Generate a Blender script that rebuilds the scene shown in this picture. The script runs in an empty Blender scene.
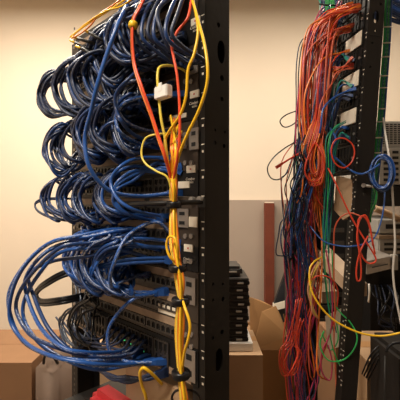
import bpy, bmesh, math, random
from mathutils import Vector, Matrix
random.seed(7)
SC = bpy.context.scene
COL = SC.collection
F = 360.0
CZ = 1.25

# ------------------------------------------------------------------ materials
def mat(name, col, rough=0.6, metal=0.0, noise=0.0, nscale=20.0, emit=None, estr=0.0, spec=0.5, bump=0.0):
    m = bpy.data.materials.new(name); m.use_nodes = True
    nt = m.node_tree; b = nt.nodes['Principled BSDF']
    b.inputs['Base Color'].default_value = (*col, 1)
    b.inputs['Roughness'].default_value = rough
    b.inputs['Metallic'].default_value = metal
    b.inputs['Specular IOR Level'].default_value = spec
    if noise or bump:
        tc = nt.nodes.new('ShaderNodeTexCoord'); n = nt.nodes.new('ShaderNodeTexNoise')
        n.inputs['Scale'].default_value = nscale; n.inputs['Detail'].default_value = 4
        nt.links.new(tc.outputs['Object'], n.inputs['Vector'])
        if noise:
            r = nt.nodes.new('ShaderNodeMix'); r.data_type = 'RGBA'
            r.inputs[6].default_value = (*[c * (1 - noise) for c in col], 1)
            r.inputs[7].default_value = (*[min(1, c * (1 + noise)) for c in col], 1)
            nt.links.new(n.outputs['Fac'], r.inputs[0]); nt.links.new(r.outputs[2], b.inputs['Base Color'])
        if bump:
            bp = nt.nodes.new('ShaderNodeBump'); bp.inputs['Strength'].default_value = bump
            bp.inputs['Distance'].default_value = 0.01
            nt.links.new(n.outputs['Fac'], bp.inputs['Height']); nt.links.new(bp.outputs['Normal'], b.inputs['Normal'])
    if emit:
        b.inputs['Emission Color'].default_value = (*emit, 1); b.inputs['Emission Strength'].default_value = estr
    return m

def jacket(name, col, rough=0.35, print_col=(0.75, 0.8, 0.85), amount=0.5):
    """cable jacket with a line of small pale printing along it"""
    m = mat(name, col, rough)
    nt = m.node_tree; b = nt.nodes['Principled BSDF']
    uv = nt.nodes.new('ShaderNodeUVMap'); uv.uv_map = 'UVMap'
    sp = nt.nodes.new('ShaderNodeSeparateXYZ'); nt.links.new(uv.outputs['UV'], sp.inputs[0])
    no = nt.nodes.new('ShaderNodeTexNoise'); no.inputs['Scale'].default_value = 1.0; no.inputs['Detail'].default_value = 3
    mp = nt.nodes.new('ShaderNodeMapping'); mp.inputs['Scale'].default_value = (12, 170, 1)
    nt.links.new(uv.outputs['UV'], mp.inputs['Vector']); nt.links.new(mp.outputs['Vector'], no.inputs['Vector'])
    g = nt.nodes.new('ShaderNodeMath'); g.operation = 'GREATER_THAN'; g.inputs[1].default_value = 0.52
    nt.links.new(no.outputs['Fac'], g.inputs[0])
    l = nt.nodes.new('ShaderNodeMath'); l.operation = 'COMPARE'; l.inputs[1].default_value = 0.45; l.inputs[2].default_value = 0.10
    nt.links.new(sp.outputs['X'], l.inputs[0])
    mu = nt.nodes.new('ShaderNodeMath'); mu.operation = 'MULTIPLY'
    nt.links.new(g.outputs[0], mu.inputs[0]); nt.links.new(l.outputs[0], mu.inputs[1])
    m2 = nt.nodes.new('ShaderNodeMath'); m2.operation = 'MULTIPLY'; m2.inputs[1].default_value = amount
    nt.links.new(mu.outputs[0], m2.inputs[0])
    mx = nt.nodes.new('ShaderNodeMix'); mx.data_type = 'RGBA'
    mx.inputs[6].default_value = (*col, 1); mx.inputs[7].default_value = (*print_col, 1)
    nt.links.new(m2.outputs[0], mx.inputs[0]); nt.links.new(mx.outputs[2], b.inputs['Base Color'])
    return m

M = dict(
    low_bounce_wall=mat('low_bounce_wall_paint', (0.16, 0.14, 0.12), 0.9),  # unseen wall behind the camera, darkened to cut bounced light
    wall=mat('wall_paint', (0.77, 0.655, 0.525), 0.85, noise=0.03, nscale=3),
    lowwall=mat('lower_wall_paint', (0.38, 0.30, 0.24), 0.85, noise=0.06, nscale=5),
    ceil=mat('ceiling_tile', (0.8, 0.77, 0.7), 0.9),
    floor=mat('floor_tile', (0.16, 0.11, 0.075), 0.6, noise=0.2, nscale=6),
    black=mat('black_powder_coat', (0.016, 0.014, 0.013), 0.45, spec=0.25, noise=0.15, nscale=60, bump=0.06),
    rackblack=mat('dark_brown_black_steel', (0.016, 0.013, 0.011), 0.55, spec=0.25, noise=0.12, nscale=80, bump=0.05),
    face=mat('device_front', (0.013, 0.012, 0.012), 0.45, spec=0.25),
    recess=mat('port_hole', (0.004, 0.004, 0.004), 0.7),
    jack=mat('jack_rim', (0.045, 0.037, 0.031), 0.4),
    darkrim=mat('dark_jack_rim', (0.016, 0.014, 0.012), 0.6, spec=.2),
    card_dark=mat('dark_cardboard', (0.25, 0.13, 0.062), 0.85, noise=0.1, nscale=12),  # darker brown cardboard tone
    brownface=mat('brown_black_front', (0.045, 0.031, 0.022), 0.5, noise=.2, nscale=50),
    strip=mat('label_strip_tan', (0.34, 0.23, 0.15), 0.55, noise=0.25, nscale=70),
    paper=mat('paper_label', (0.82, 0.74, 0.62), 0.7),
    cream=mat('cream_panel', (0.85, 0.76, 0.62), 0.6),
    white=mat('white_plastic', (0.85, 0.83, 0.80), 0.5),
    silver=mat('brushed_metal', (0.36, 0.32, 0.29), 0.42, metal=0.7, noise=0.15, nscale=60),
    grey=mat('grey_metal', (0.42, 0.40, 0.37), 0.5, metal=0.2, noise=0.1, nscale=40),
    dgrey=mat('dark_grey_plastic', (0.032, 0.031, 0.03), 0.5),
    red_mark=mat('red_mark', (0.6, 0.06, 0.03), 0.6),
    wood=mat('red_brown_wood', (0.16, 0.032, 0.012), 0.7, noise=0.3, nscale=14),
    tanwood=mat('tan_wood', (0.33, 0.23, 0.15), 0.6, noise=0.2, nscale=14),
    card=mat('cardboard', (0.42, 0.22, 0.085), 0.8, noise=0.1, nscale=12),
    card2=mat('pale_cardboard', (0.42, 0.27, 0.155), 0.8, noise=0.08, nscale=12),
    bag=mat('brown_grey_sack', (0.13, 0.085, 0.06), 0.8, noise=0.15, nscale=18),
    redfab=mat('red_plastic', (0.55, 0.03, 0.04), 0.5),
    blue=jacket('blue_jacket', (0.012, 0.042, 0.15), 0.3, amount=0.32),
    blue2=jacket('bright_and_lit_blue_jacket', (0.020, 0.09, 0.34), 0.3, amount=0.42),
    navy=jacket('navy_and_shaded_blue_jacket', (0.007, 0.019, 0.062), 0.45, amount=0.15),  # also carries the upper sheaves' shade, put into the jacket colour
    blackc=mat('black_jacket', (0.007, 0.007, 0.009), 0.35, spec=.35),
    greyc=jacket('slate_jacket', (0.035, 0.05, 0.085), amount=0.4),
    yellow=mat('yellow_jacket', (0.95, 0.56, 0.02), 0.35),
    pale=mat('pale_yellow_jacket', (0.85, 0.68, 0.10), 0.35),
    orange=mat('orange_jacket', (0.80, 0.20, 0.02), 0.35),
    redleft=mat('left_red_jacket', (0.85,0.09,0.03),0.35),
    redc=mat('red_orange_jacket', (0.66, 0.055, 0.022), 0.35),
    darkred=mat('dark_orange_jacket', (0.36, 0.045, 0.02), 0.4),
    salmon=mat('salmon_jacket', (0.62, 0.11, 0.05), 0.4),
    peach=mat('peach_jacket', (0.75, 0.38, 0.22), 0.45),
    magenta=mat('magenta_jacket', (0.45, 0.04, 0.11), 0.4),
    purple=mat('purple_jacket', (0.13, 0.05, 0.17), 0.4),
    green=mat('green_jacket', (0.03, 0.42, 0.10), 0.4),
    teal=mat('teal_jacket', (0.02, 0.26, 0.20), 0.4),
    whitec=mat('white_jacket', (0.72, 0.68, 0.62), 0.4),
    lamp=mat('lamp_diffuser', (0.9, 0.9, 0.9), 0.5, emit=(1, 0.86, 0.66), estr=6.0),
    led=mat('green_led', (0.05, 0.8, 0.2), 0.4, emit=(0.1, 1.0, 0.3), estr=.5),
    screen=mat('dark_screen', (0.012, 0.012, 0.014), 0.3, spec=0.25),
)

# ------------------------------------------------------------------ frames
def P(x, y, Z):
    return Vector(((x - 200) / F * Z, Z, CZ + (200 - y) / F * Z))

class Frame:
    def __init__(s, X, Y, vpx, tilt=0.0):
        s.E = Vector((X, Y, 0)); l = math.hypot(vpx, F)
        s.d = Vector((vpx / l, F / l, 0)); s.n = Vector((-F / l, vpx / l, 0))
        s.tilt = tilt
        s.rot = Matrix.Rotation(tilt, 3, 'Y'); s.piv = Vector((X, Y, CZ))
    def w(s, a, n, z):
        p = s.E + s.d * a + s.n * n + Vector((0, 0, z))
        return s.piv + s.rot @ (p - s.piv)
    def ray(s, x, y, n=0.0):
        """point of the plane parallel to the rack front, n in front of it, seen at x, y"""
        nn = s.rot @ s.n; p0 = s.w(0, n, CZ); c = Vector((0, 0, CZ))
        dr = Vector(((x - 200) / F, 1, (200 - y) / F))
        return c + dr * ((p0 - c).dot(nn) / dr.dot(nn))
    def side(s, x, y):
        """point of the outer web of the near post -> (n, z)"""
        nn = s.rot @ s.d; p0 = s.w(0, 0, CZ); c = Vector((0, 0, CZ))
        dr = Vector(((x - 200) / F, 1, (200 - y) / F))
        q = c + dr * ((p0 - c).dot(nn) / dr.dot(nn))
        l = s.rot.inverted() @ (q - s.piv) + s.piv - s.E
        return l.dot(s.n), l.z
    def loc(s, x, y, n=0.0):
        q = s.ray(x, y, n); l = s.rot.inverted() @ (q - s.piv) + s.piv - s.E
        return l.dot(s.d), l.z
L = Frame(0.0085, 0.615, -370)
R = Frame(0.406, 0.94, -55, math.radians(4.1))
WORLD = Frame(0, 0, 0)
WORLD.d = Vector((1, 0, 0)); WORLD.n = Vector((0, 1, 0))

# ------------------------------------------------------------------ builders
def link(name, bm, m, parent=None, smooth=False):
    bm.normal_update()
    vs = [v.co for v in bm.verts]
    mn = Vector([min(v[i] for v in vs) for i in range(3)]); mx = Vector([max(v[i] for v in vs) for i in range(3)])
    c = (mn + mx) / 2
    if parent is None: c.z = mn.z
    for v in bm.verts: v.co -= c
    me = bpy.data.meshes.new(name); bm.to_mesh(me); bm.free()
    for mm in (m if isinstance(m, (list, tuple)) else [m]): me.materials.append(mm)
    if smooth: me.shade_smooth()
    o = bpy.data.objects.new(name, me); COL.objects.link(o)
    if parent is None: o.location = c
    else:
        o.parent = parent
        o.location = c - wloc(parent)
    return o
def wloc(o):
    v = Vector(o.location)
    while o.parent: o = o.parent; v += Vector(o.location)
    return v
def tag(o, label, cat, group=None):
    o['label'] = label; o['category'] = cat
    if group: o['group'] = group
    return o
def struct(o): o['kind'] = 'structure'; return o
def thing(name, loc, label, cat, group=None):
    o = bpy.data.objects.new(name, None); COL.objects.link(o); o.location = loc
    o.empty_display_size = 0.05
    return tag(o, label, cat, group)

def box(bm, fr, a0, a1, n0, n1, z0, z1, bev=0.0, mi=0):
    ps = [fr.w(a, n, z) for z in (z0, z1) for n in (n0, n1) for a in (a0, a1)]
    v = [bm.verts.new(p) for p in ps]
    fs = [bm.faces.new([v[i] for i in q]) for q in ((0, 2, 3, 1), (4, 5, 7, 6), (0, 1, 5, 4), (2, 6, 7, 3), (0, 4, 6, 2), (1, 3, 7, 5))]
    bmesh.ops.recalc_face_normals(bm, faces=fs)
    for f in fs: f.material_index = mi
    if bev:
        es = list({e for f in fs for e in f.edges})
        r = bmesh.ops.bevel(bm, geom=es, offset=bev, segments=2, affect='EDGES')
        for f in r['faces']: f.material_index = mi
def B(name, fr, dims, m, parent=None, bev=0.0):
    bm = bmesh.new(); box(bm, fr, *dims, bev); return link(name, bm, m, parent)
def disc(bm, c, ax, r, h, seg=12, mi=0):
    ax = Vector(ax).normalized(); u = ax.orthogonal().normalized(); w = ax.cross(u)
    a = [bm.verts.new(c + (u * math.cos(t) + w * math.sin(t)) * r) for t in [2 * math.pi * i / seg for i in range(seg)]]
    b = [bm.verts.new(v.co + ax * h) for v in a]
    fs = [bm.faces.new(a[::-1]), bm.faces.new(b)]
    for i in range(seg): fs.append(bm.faces.new((a[i], a[(i + 1) % seg], b[(i + 1) % seg], b[i])))
    bmesh.ops.recalc_face_normals(bm, faces=fs)
    for f in fs: f.material_index = mi
def prism(bm, pts, off):
    a = [bm.verts.new(p) for p in pts]; b = [bm.verts.new(p + off) for p in pts]
    n = len(a); fs = [bm.faces.new(a), bm.faces.new(b[::-1])]
    for i in range(n): fs.append(bm.faces.new((a[i], b[i], b[(i + 1) % n], a[(i + 1) % n])))
    bmesh.ops.recalc_face_normals(bm, faces=fs)

def smooth_path(pts, sub=6, closed=False):
    n = len(pts); out = []
    rng = range(n if closed else n - 1)
    g = (lambda i: pts[i % n]) if closed else (lambda i: pts[max(0, min(n - 1, i))])
    for i in rng:
        p0, p1, p2, p3 = g(i - 1), g(i), g(i + 1), g(i + 2)
        for k in range(sub):
            t = k / sub
            out.append(0.5 * ((2 * p1) + (p2 - p0) * t + (2 * p0 - 5 * p1 + 4 * p2 - p3) * t * t + (3 * p1 - p0 - 3 * p2 + p3) * t ** 3))
    if not closed: out.append(pts[-1].copy())
    return out
def tube(bm, path, r, seg=7, closed=False, mi=0):
    uvl = bm.loops.layers.uv.get('UVMap') or bm.loops.layers.uv.new('UVMap')
    n = len(path); T = []
    for i in range(n):
        if closed: t = path[(i + 1) % n] - path[i - 1]
        else: t = path[min(n - 1, i + 1)] - path[max(0, i - 1)]
        T.append(t.normalized() if t.length > 1e-9 else Vector((0, 0, 1)))
    u = T[0].orthogonal().normalized(); rings = []; ln = 0; lens = []
    ph = random.random() * 6.28
    for i in range(n):
        u = (u - T[i] * u.dot(T[i]))
        u = u.normalized() if u.length > 1e-6 else T[i].orthogonal().normalized()
        w = T[i].cross(u)
        rings.append([bm.verts.new(path[i] + (u * math.cos(ph + 2 * math.pi * k / seg) + w * math.sin(ph + 2 * math.pi * k / seg)) * r) for k in range(seg)])
        if i: ln += (path[i] - path[i - 1]).length
        lens.append(ln)
    for i in range(n if closed else n - 1):
        j = (i + 1) % n; lj = lens[j] if j else lens[i] + 0.01
        for k in range(seg):
            f = bm.faces.new((rings[i][k], rings[i][(k + 1) % seg], rings[j][(k + 1) % seg], rings[j][k]))
            f.smooth = True; f.material_index = mi
            for lp, c in zip(f.loops, ((k / seg, lens[i]), ((k + 1) / seg, lens[i]), ((k + 1) / seg, lj), (k / seg, lj))): lp[uvl].uv = c
    if not closed:
        bm.faces.new(rings[0][::-1]).material_index = mi; bm.faces.new(rings[-1]).material_index = mi

def plug(parent, p, q, m, s=1.0):
    """RJ45 boot and plug at p pointing away from q"""
    ax = (p - q).normalized()
    up = Vector((0, 0, 1)); sd = ax.cross(up)
    sd = sd.normalized() if sd.length > .01 else Vector((1, 0, 0)); up = sd.cross(ax)
    bm = bmesh.new(); secs = [(-.022 * s, .0030 * s), (-.016 * s, .0048 * s), (-.004 * s, .0056 * s), (.004 * s, .0056 * s)]
    rings = [[bm.verts.new(p + ax * t + sd * (h * a) + up * (h * .85 * b)) for a, b in ((-1, -1), (1, -1), (1, 1), (-1, 1))] for t, h in secs]
    for i in range(3):
        for k in range(4): bm.faces.new((rings[i][k], rings[i][(k + 1) % 4], rings[i + 1][(k + 1) % 4], rings[i + 1][k]))
    bm.faces.new(rings[0]); bm.faces.new(rings[-1])
    bmesh.ops.recalc_face_normals(bm, faces=bm.faces[:])
    return link('plug', bm, m, parent)
def cable(name, pts, r, m, label, cat, group=None, ends=(0, 0), closed=False, pm=None, sub=6, seg=7):
    path = smooth_path(pts, sub, closed); bm = bmesh.new(); tube(bm, path, r, seg, closed)
    o = tag(link(name, bm, m), label, cat, group)
    if ends[0]: plug(o, path[0], path[2], pm or m, r / .003)
    if ends[1]: plug(o, path[-1], path[-3], pm or m, r / .003)
    return o
def text(s, fr, a, n, z, size, m, parent, italic=False):
    cu = bpy.data.curves.new('lettering', 'FONT'); cu.body = s; cu.size = size; cu.extrude = 0.0002
    cu.align_x = 'CENTER'; cu.align_y = 'CENTER'
    if italic: cu.shear = 0.3
    t = bpy.data.objects.new('t', cu); COL.objects.link(t)
    dg = bpy.context.evaluated_depsgraph_get(); me = bpy.data.meshes.new_from_object(t.evaluated_get(dg))
    bpy.data.objects.remove(t)
    bm = bmesh.new(); bm.from_mesh(me)
    for v in bm.verts:
        x, y, zz = v.co; v.co = fr.w(a - x, n + zz, z + y)    # seen from the front the s axis runs leftwards
    return link('lettering', bm, m, parent)
def cut(o, cutter_bm):
    me = bpy.data.meshes.new('c'); cutter_bm.to_mesh(me); cutter_bm.free()
    c = bpy.data.objects.new('c', me); COL.objects.link(c)
    bpy.context.view_layer.update()
    c.matrix_world = Matrix.Identity(4)
    md = o.modifiers.new('b', 'BOOLEAN'); md.object = c; md.operation = 'DIFFERENCE'; md.solver = 'EXACT'
    bpy.context.view_layer.update()
    dg = bpy.context.evaluated_depsgraph_get(); nm = bpy.data.meshes.new_from_object(o.evaluated_get(dg))
    o.modifiers.clear(); o.data = nm; bpy.data.objects.remove(c)

# ------------------------------------------------------------------ room
def slab(name, x0, x1, y0, y1, z0, z1, m): return struct(B(name, WORLD, (x0, x1, y0, y1, z0, z1), m))
WY = 2.6
slab('floor', -2.4, 3.0, -1.8, WY + .1, -.1, 0, M['floor'])
slab('ceiling', -2.4, 3.0, -1.8, WY + .1, 2.7, 2.8, M['ceil'])
slab('wall_back', -2.4, 3.0, WY, WY + .1, 0, 2.7, M['wall'])
slab('wall_left', -2.5, -2.4, -1.8, WY, 0, 2.7, M['wall'])
slab('wall_right', 3.0, 3.1, -1.8, WY, 0, 2.7, M['wall'])
slab('wall_front', -2.4, 3.0, -1.9, -1.8, 0, 2.7, M['low_bounce_wall'])
bm = bmesh.new(); box(bm, WORLD, 0.10, 2.6, WY - .035, WY, 0, CZ, 0.004)
struct(link('trim_1', bm, M['lowwall']))

# lamps in the ceiling; the last two are added fill lights
def lamp(x, y, sx, sy, power, lbl, col=(1, .90, .76)):
    t = thing('ceiling_light', (x, y, 2.7), lbl, 'light')
    bm = bmesh.new()
    for a, b, c, d in ((-1, 1, -1, -.94), (-1, 1, .94, 1), (-1, -.94, -1, 1), (.94, 1, -1, 1)):
        box(bm, WORLD, x + a * sx / 2, x + b * sx / 2, y + c * sy / 2, y + d * sy / 2, 2.655, 2.7)
    link('frame', bm, M['white'], t)
    B('diffuser', WORLD, (x - sx * .47, x + sx * .47, y - sy * .47, y + sy * .47, 2.68, 2.69), M['lamp'], t)
    ld = bpy.data.lights.new('ceiling_lamp', 'AREA'); ld.shape = 'RECTANGLE'; ld.size = sx * .9; ld.size_y = sy * .9
    ld.energy = power; ld.color = col
    lo = bpy.data.objects.new('ceiling_lamp', ld); COL.objects.link(lo); lo.location = (x, y, 2.64)
lamp(-.95, 1.55, 1.1, .4, 44, 'square white ceiling light nearest the back wall, left of the tall rack')
lamp(.9, 1.6, .9, .4, 19, 'added fill light under the ceiling near the back wall, brightening its right side')  # added to brighten the right part of the back wall
lamp(-.7, -.3, .8, .4, 42, 'added fill light behind and above the viewer, lighting the wired racks')  # added front fill for highlights on the cables

# ------------------------------------------------------------------ racks
def post_near(fr, root, web_w, holes, top, ticks, px):
    """flange facing front, web facing the camera"""
    B('post_flange', fr, (0, .030, -.003, 0, 0.0, top), M['rackblack'], root)
    w = B('post_web', fr, (-.0002, .0028, -web_w, -.0031, 0.0, top), M['rackblack'], root)
    cb = bmesh.new(); dax = fr.rot @ fr.d
    for hx, hy, hr, ov in holes:
        n, z = fr.side(hx, hy)
        if ov:
            k = 20; pts = []
            for i in range(k):
                t = 2 * math.pi * i / k
                pts.append(fr.w(-.01, n + math.cos(t) * hr, z + math.sin(t) * hr * ov))
            prism(cb, pts, dax * .02)
        else: disc(cb, fr.w(-.01, n, z), dax, hr, .02, 10)
    cut(w, cb)
    B('back_flange', fr, (0, .030, -web_w - .003, -web_w - .0001, 0.0, top), M['rackblack'], root)
    for z in ticks:
        bm = bmesh.new()
        box(bm, fr, .0012, .0085, 0, .0004, z - .0008, z + .0008)
        box(bm, fr, .0030, .0068, 0, .0004, z - .0140, z - .0100)
        link('unit_mark', bm, M['paper'], root)
def post_far(fr, root, w, top, s0=.455):
    B('post_flange', fr, (s0, s0 + .03, -.003, 0, 0.0, top), M['black'], root)
    wb = B('post_web', fr, (s0 + .027, s0 + .030, -w, -.0031, 0.0, top), M['black'], root)
    B('back_flange', fr, (s0, s0 + .030, -w - .003, -w - .0001, 0, top), M['black'], root)
    bm = bmesh.new(); z = .5
    while z < 1.7:
        box(bm, fr, s0 + .012, s0 + .018, 0, .0008, z - .003, z + .003); z += .0148
    link('mounting_hole', bm, M['jack'], root)

U = .04445
pxU = 26.0
def zl(y):            # height of image row y on the left rack's near edge
    return CZ + (200 - y) / F * .615
rl = thing('equipment_rack', L.w(.24, -.03, 0), 'tall black two-post rack of patch panels hung with blue cables, beside the yellow cable bundle', 'rack')
holes = [(218.5, 25, .0045, 0), (221.5, 52, .0115, 1.8), (222, 78, .0055, 0), (222, 99, .0045, 0), (215, 130, .003, 0), (225, 132, .003, 0),
         (215, 143, .004, 0), (224, 146, .004, 0), (213, 284, .003, 0), (223, 284, .003, 0), (213, 300, .003, 0), (223, 299, .0045, 0),
         (213, 338, .003, 0), (222, 332, .0045, 0), (219, 360, .0115, 1.8)]
TOP = zl(-40)
post_near(L, rl, .062, holes, TOP, [zl(14 + 26 * k) for k in range(-1, 17)], 0)
post_far(L, rl, .062, TOP)
B('base_plate', L, (0, .49, -.16, .10, 0, .012), M['rackblack'], rl)
B('top_bar', L, (0, .485, -.05, -.01, TOP, TOP + .02), M['rackblack'], rl)

def portgrid(fr, s0, s1, z0, z1, cols, rows, root, n=.004):
    rim = M['jack'] if fr is L else M['darkrim']
    bm = bmesh.new(); box(bm, fr, s0, s1, n - .003, n, z0, z1, mi=1)
    cw = (s1 - s0) / cols; ch = (z1 - z0) / rows; t = cw * .13
    for i in range(cols + 1): box(bm, fr, s0 + i * cw - t, s0 + i * cw + t, n, n + .0025, z0, z1)
    for j in range(rows + 1): box(bm, fr, s0, s1, n, n + .0025, z0 + j * ch - t, z0 + j * ch + t)
    for i in range(cols):       # shoulders beside the latch notch
        for j in range(rows):
            for q in (0, 1):
                a = s0 + i * cw + t + q * (cw * .54)
                box(bm, fr, a, a + cw * .2, n, n + .0022, z0 + j * ch + (t if j else ch * .72), z0 + j * ch + ch * .28 if j else z0 + ch - t)
    return link('port_block', bm, [rim, M['recess']], root)
def screws(fr, root, zs, ss):
    for z in zs:
        for s in ss:
            bm = bmesh.new(); disc(bm, fr.w(s, .003, z), fr.rot @ fr.n, .0042, .002, 10); link('screw', bm, M['silver'], root)
NB = 8
def device(fr, z0, h, kind, label, group, s0=.0135, s1=.472, depth=.075, lite=False):
    name, cat = ('network_switch', 'network switch') if kind == 'switch' else ('patch_bay', 'patch panel')
    t = thing(name, fr.w((s0 + s1) / 2, 0, z0), label, cat, group)
    g = .0006
    B('chassis', fr, (s0 + .02, s1 - .02, -depth, -.0001, z0 + g, z0 + h - g), M['black'], t)
    bm = bmesh.new(); box(bm, fr, s0, s1, 0.0002, .003, z0 + g, z0 + h - g, .0006); link('face_plate', bm, M['face'] if kind == 'switch' else M['brownface'], t)
    if lite: return t
    if kind == 'switch':
        e = s0 + .075; w = (s1 - .03 - e) / 8
        for i in range(8): portgrid(fr, e + i * w + .002, e + (i + 1) * w - .003, z0 + .008, z0 + h - .010, 3, 2, t)
        screws(fr, t, (z0 + .010, z0 + h - .010), (s1 - .008,))
    else:
        rows = max(1, round(h / U)); e = s0 + .05; w = (s1 - .03 - e) / 4
        for r in range(rows):
            zz = z0 + r * U
            for i in range(4):
                portgrid(fr, e + i * w + .003, e + (i + 1) * w - .004, zz + .009, zz + .024, 6, 1, t)
            bm = bmesh.new()
            box(bm, fr, e, s1 - .03, .0032, .0045, zz + .0265, zz + .0405); link('label_strip', bm, M['strip'], t)
        screws(fr, t, (z0 + .010, z0 + h - .010), (s1 - .008,))
    return t
def plate(fr, x0, y0, x1, y1, m, parent, name, n=.005, th=.001, shear=True):
    """flat piece on a device front covering the outline x0..x1, y0..y1"""
    a0, zt = fr.loc(x1, y0, n); a1, _ = fr.loc(x0, y0, n); am, z0 = fr.loc(x1, y1, n)
    bm = bmesh.new(); box(bm, fr, a0, a1, n - th * 3, n, z0, zt, .0003)
    return link(name, bm, m, parent), (a0 + a1) / 2, (z0 + zt) / 2, a1 - a0, zt - z0

# devices bottom-up; ordinal words keep each label apart
rowsL = [(-2, 2, 'panel'), (0, 1, 'switch'), (1, 2, 'panel'), (3, 1, 'switch'), (4, 2, 'panel'), (6, 1, 'switch'),
         (7, 2, 'panel'), (9, 1, 'switch'), (10, 2, 'panel'), (12, 1, 'panel'), (13, 1.5, 'switch')]
txt = {
 -2: 'black patch panel near the top behind the highest blue loops',
 0: 'highest black switch carrying a small white badge, left of the perforated post',
 1: 'patch panel just under the highest badged switch, silver plate at its end',
 3: 'black switch with white badge, second badge from the top of the left rack',
 4: 'patch panel with silver jack plate beside the crossing red and yellow cables',
 6: 'black switch with white badge right where red and yellow cables meet',
 7: 'brown-striped patch panel at mid height behind the black cable ring arm',
 9: 'black switch with the lowest white badge, beside the small yellow cable loop',
 10: 'brown-striped patch panel under the lowest badged switch, silver end plate',
 12: 'patch panel with a white blank strip low in the left rack',
 13: 'lowest black switch with green lights and a silver end plate'}
DV = {}
for k, hu, kind in rowsL:
    z1 = zl(14 + 26 * k); DV[k] = device(L, z1 - hu * U, hu * U, kind, txt[k], None)
for k, by, ty in ((0, 15, 25), (3, 89, 101), (6, 165, 177), (9, 245, 257)):
    xo = {0: 190, 3: 189, 6: 185.5, 9: 183}[k]
    p_, a, z, w, h = plate(L, xo + .8, by, xo + 9.5, by + 7.5, M['paper'], DV[k], 'badge')
    if k == 0: p_['label'] = 'small cream badge'
    bm = bmesh.new(); box(bm, L, a - w * .07, a + w * .07, .005, .0056, z - h * .1, z + h * .1); link('badge_mark', bm, M['red_mark'], p_)
    aa, zz = L.loc(xo + 4.5, ty + 2, .004); text('Catalyst', L, aa, .0042, zz, .0068, M['paper'], DV[k], True)
    aa, zz = L.loc(xo + 5.5, ty + 5.5, .004); text('SERIES', L, aa, .0042, zz, .0045, M['paper'], DV[k])
for k, x0, y0, x1, y1 in ((1, 185, 50, 197, 72), (4, 189, 127, 198, 149), (4, 174, 132, 186, 148), (7, 176, 209, 188, 228), (10, 183, 279, 195, 306), (13, 183, 352, 195, 384)):
    p_, a, z, w, h = plate(L, x0, y0, x1, y1, M['silver'], DV[k], 'uplink_module', n=.007)
    bm = bmesh.new()
    for i in (-.25, .25):
        box(bm, L, a - w * .22, a + w * .22, .007, .0075, z + h * i - h * .09, z + h * i + h * .09)
    link('module_slot', bm, M['recess'], p_)
for k, x0, y0, x1, y1 in ((3, 168, 112.5, 186, 117), (6, 178, 181, 189, 188), (7, 188, 217, 197, 227.5), (12, 158, 309, 177, 318)):
    plate(L, x0, y0, x1, y1, M['cream'], DV[k], 'paper_label')
for k, y in ((4, 163), (7, 236), (10, 261), (12, 334), (1, 82), (13, 346)):
    for x in (187, 193):
        a, z = L.loc(x, y); bm = bmesh.new(); disc(bm, L.w(a, .003, z), L.n, .0045, .003, 10); link('screw', bm, M['silver'], DV[k])
bm = bmesh.new()
for i in range(10):
    a, z = L.loc(118 + i * 3.3, 337 + i * 1.9 + (i % 2) * 2, .006); box(bm, L, a, a + .0025, .004, .0065, z, z + .002)
link('status_light', bm, M['led'], DV[13])

B('label_strip', L, (.03, .465, .0032, .0045, zl(391) + .002, zl(391) + .014), M['strip'], DV[13])
# cable ring arm at mid height
t = thing('cable_manager', L.w(.06, .05, zl(204)), 'black finger-edged cable ring arm clipping the yellow bundle to the left rack', 'cable manager')
a0, z = L.loc(202, 202, .004); a1 = .155
bm = bmesh.new()
path = [L.w(a0, .003, z), L.w(a0, .05, z - .001), L.w(a0 + .02, .082, z - .002), L.w((a0 + a1) / 2, .088, z - .003), L.w(a1 - .02, .080, z - .004), L.w(a1, .05, z - .003), L.w(a1, .003, z - .002)]
tube(bm, smooth_path(path, 5), .0042, 8); link('ring', bm, M['black'], t)
for s in (a0, a1):
    bm = bmesh.new(); box(bm, L, s - .008, s + .008, .0031, .006, z - .009, z + .007, .001); link('mounting_foot', bm, M['dgrey'], t)
for x, y in ((191, 200), (199, 199.5)):
    a, zz = L.loc(x, y, .01); bm = bmesh.new(); disc(bm, L.w(a, .003, zz), L.n, .0055, .008, 12); link('thumb_screw', bm, M['grey'], t)

# ------------------------------------------------------------------ left cables
def J(a): return random.uniform(-a, a)
def rowy(x, Y): return 200 + (Y - 200) * (x + 170) / 375.0
def loops(groups, Y0, Y1, m, label, grp, ms=None, r=.0031, name='patch_cable'):
    """groups: (left x, top y, bottom y, bulge n, count, port x range). C-shaped service loops"""
    for (xl, yt, yb, n, cnt, xa, xb) in groups:
        for i in range(cnt):
            xp = random.uniform(xa, xb); dx = J(5.0); dyt = J(6); dyb = J(6); nn = n + J(.02)
            ym = (yt + yb) / 2 + J(4); xl2 = xl + 3 + dx; w = (yb - yt) * .42 + J(3)
            y0 = rowy(xp, Y0 + J(5)); y1 = rowy(xp, Y1 + J(5)); xq = xp + J(8)
            pts = [L.ray(xp, y0, .006), L.ray(xp - 5, y0 + J(2), .03),
                   L.ray((xl2 + w + xp - 5) / 2 + J(4), (yt + dyt + y0) / 2, nn * .7 + J(.008)),
                   L.ray(xl2 + w, yt + dyt, nn * .85), L.ray(xl2 + w * .32, yt + (yb - yt) * .16 + dyt * .7, nn), L.ray(xl2, ym, nn),
                   L.ray(xl2 + w * .32, yb - (yb - yt) * .16 + dyb * .7, nn), L.ray(xl2 + w, yb + dyb, nn * .85),
                   L.ray((xl2 + w + xq - 5) / 2 + J(4), (yb + dyb + y1) / 2, nn * .6 + J(.008)),
                   L.ray(xq - 5, y1 + J(2), .03), L.ray(xq, y1, .006)]
            mm = random.choice(ms) if ms else m
            cable(name, pts, r * random.uniform(.94, 1.06), mm, label, 'cable', grp, (1, 1) if xp > 110 else (0, 0), sub=5, pm=M['navy'] if mm is M['navy'] else M['blue'])
NV_SHADED = [M['navy'], M['navy'], M['navy'], M['blue']]  # darker jackets paint the shade of the upper sheaves into their colour
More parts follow.
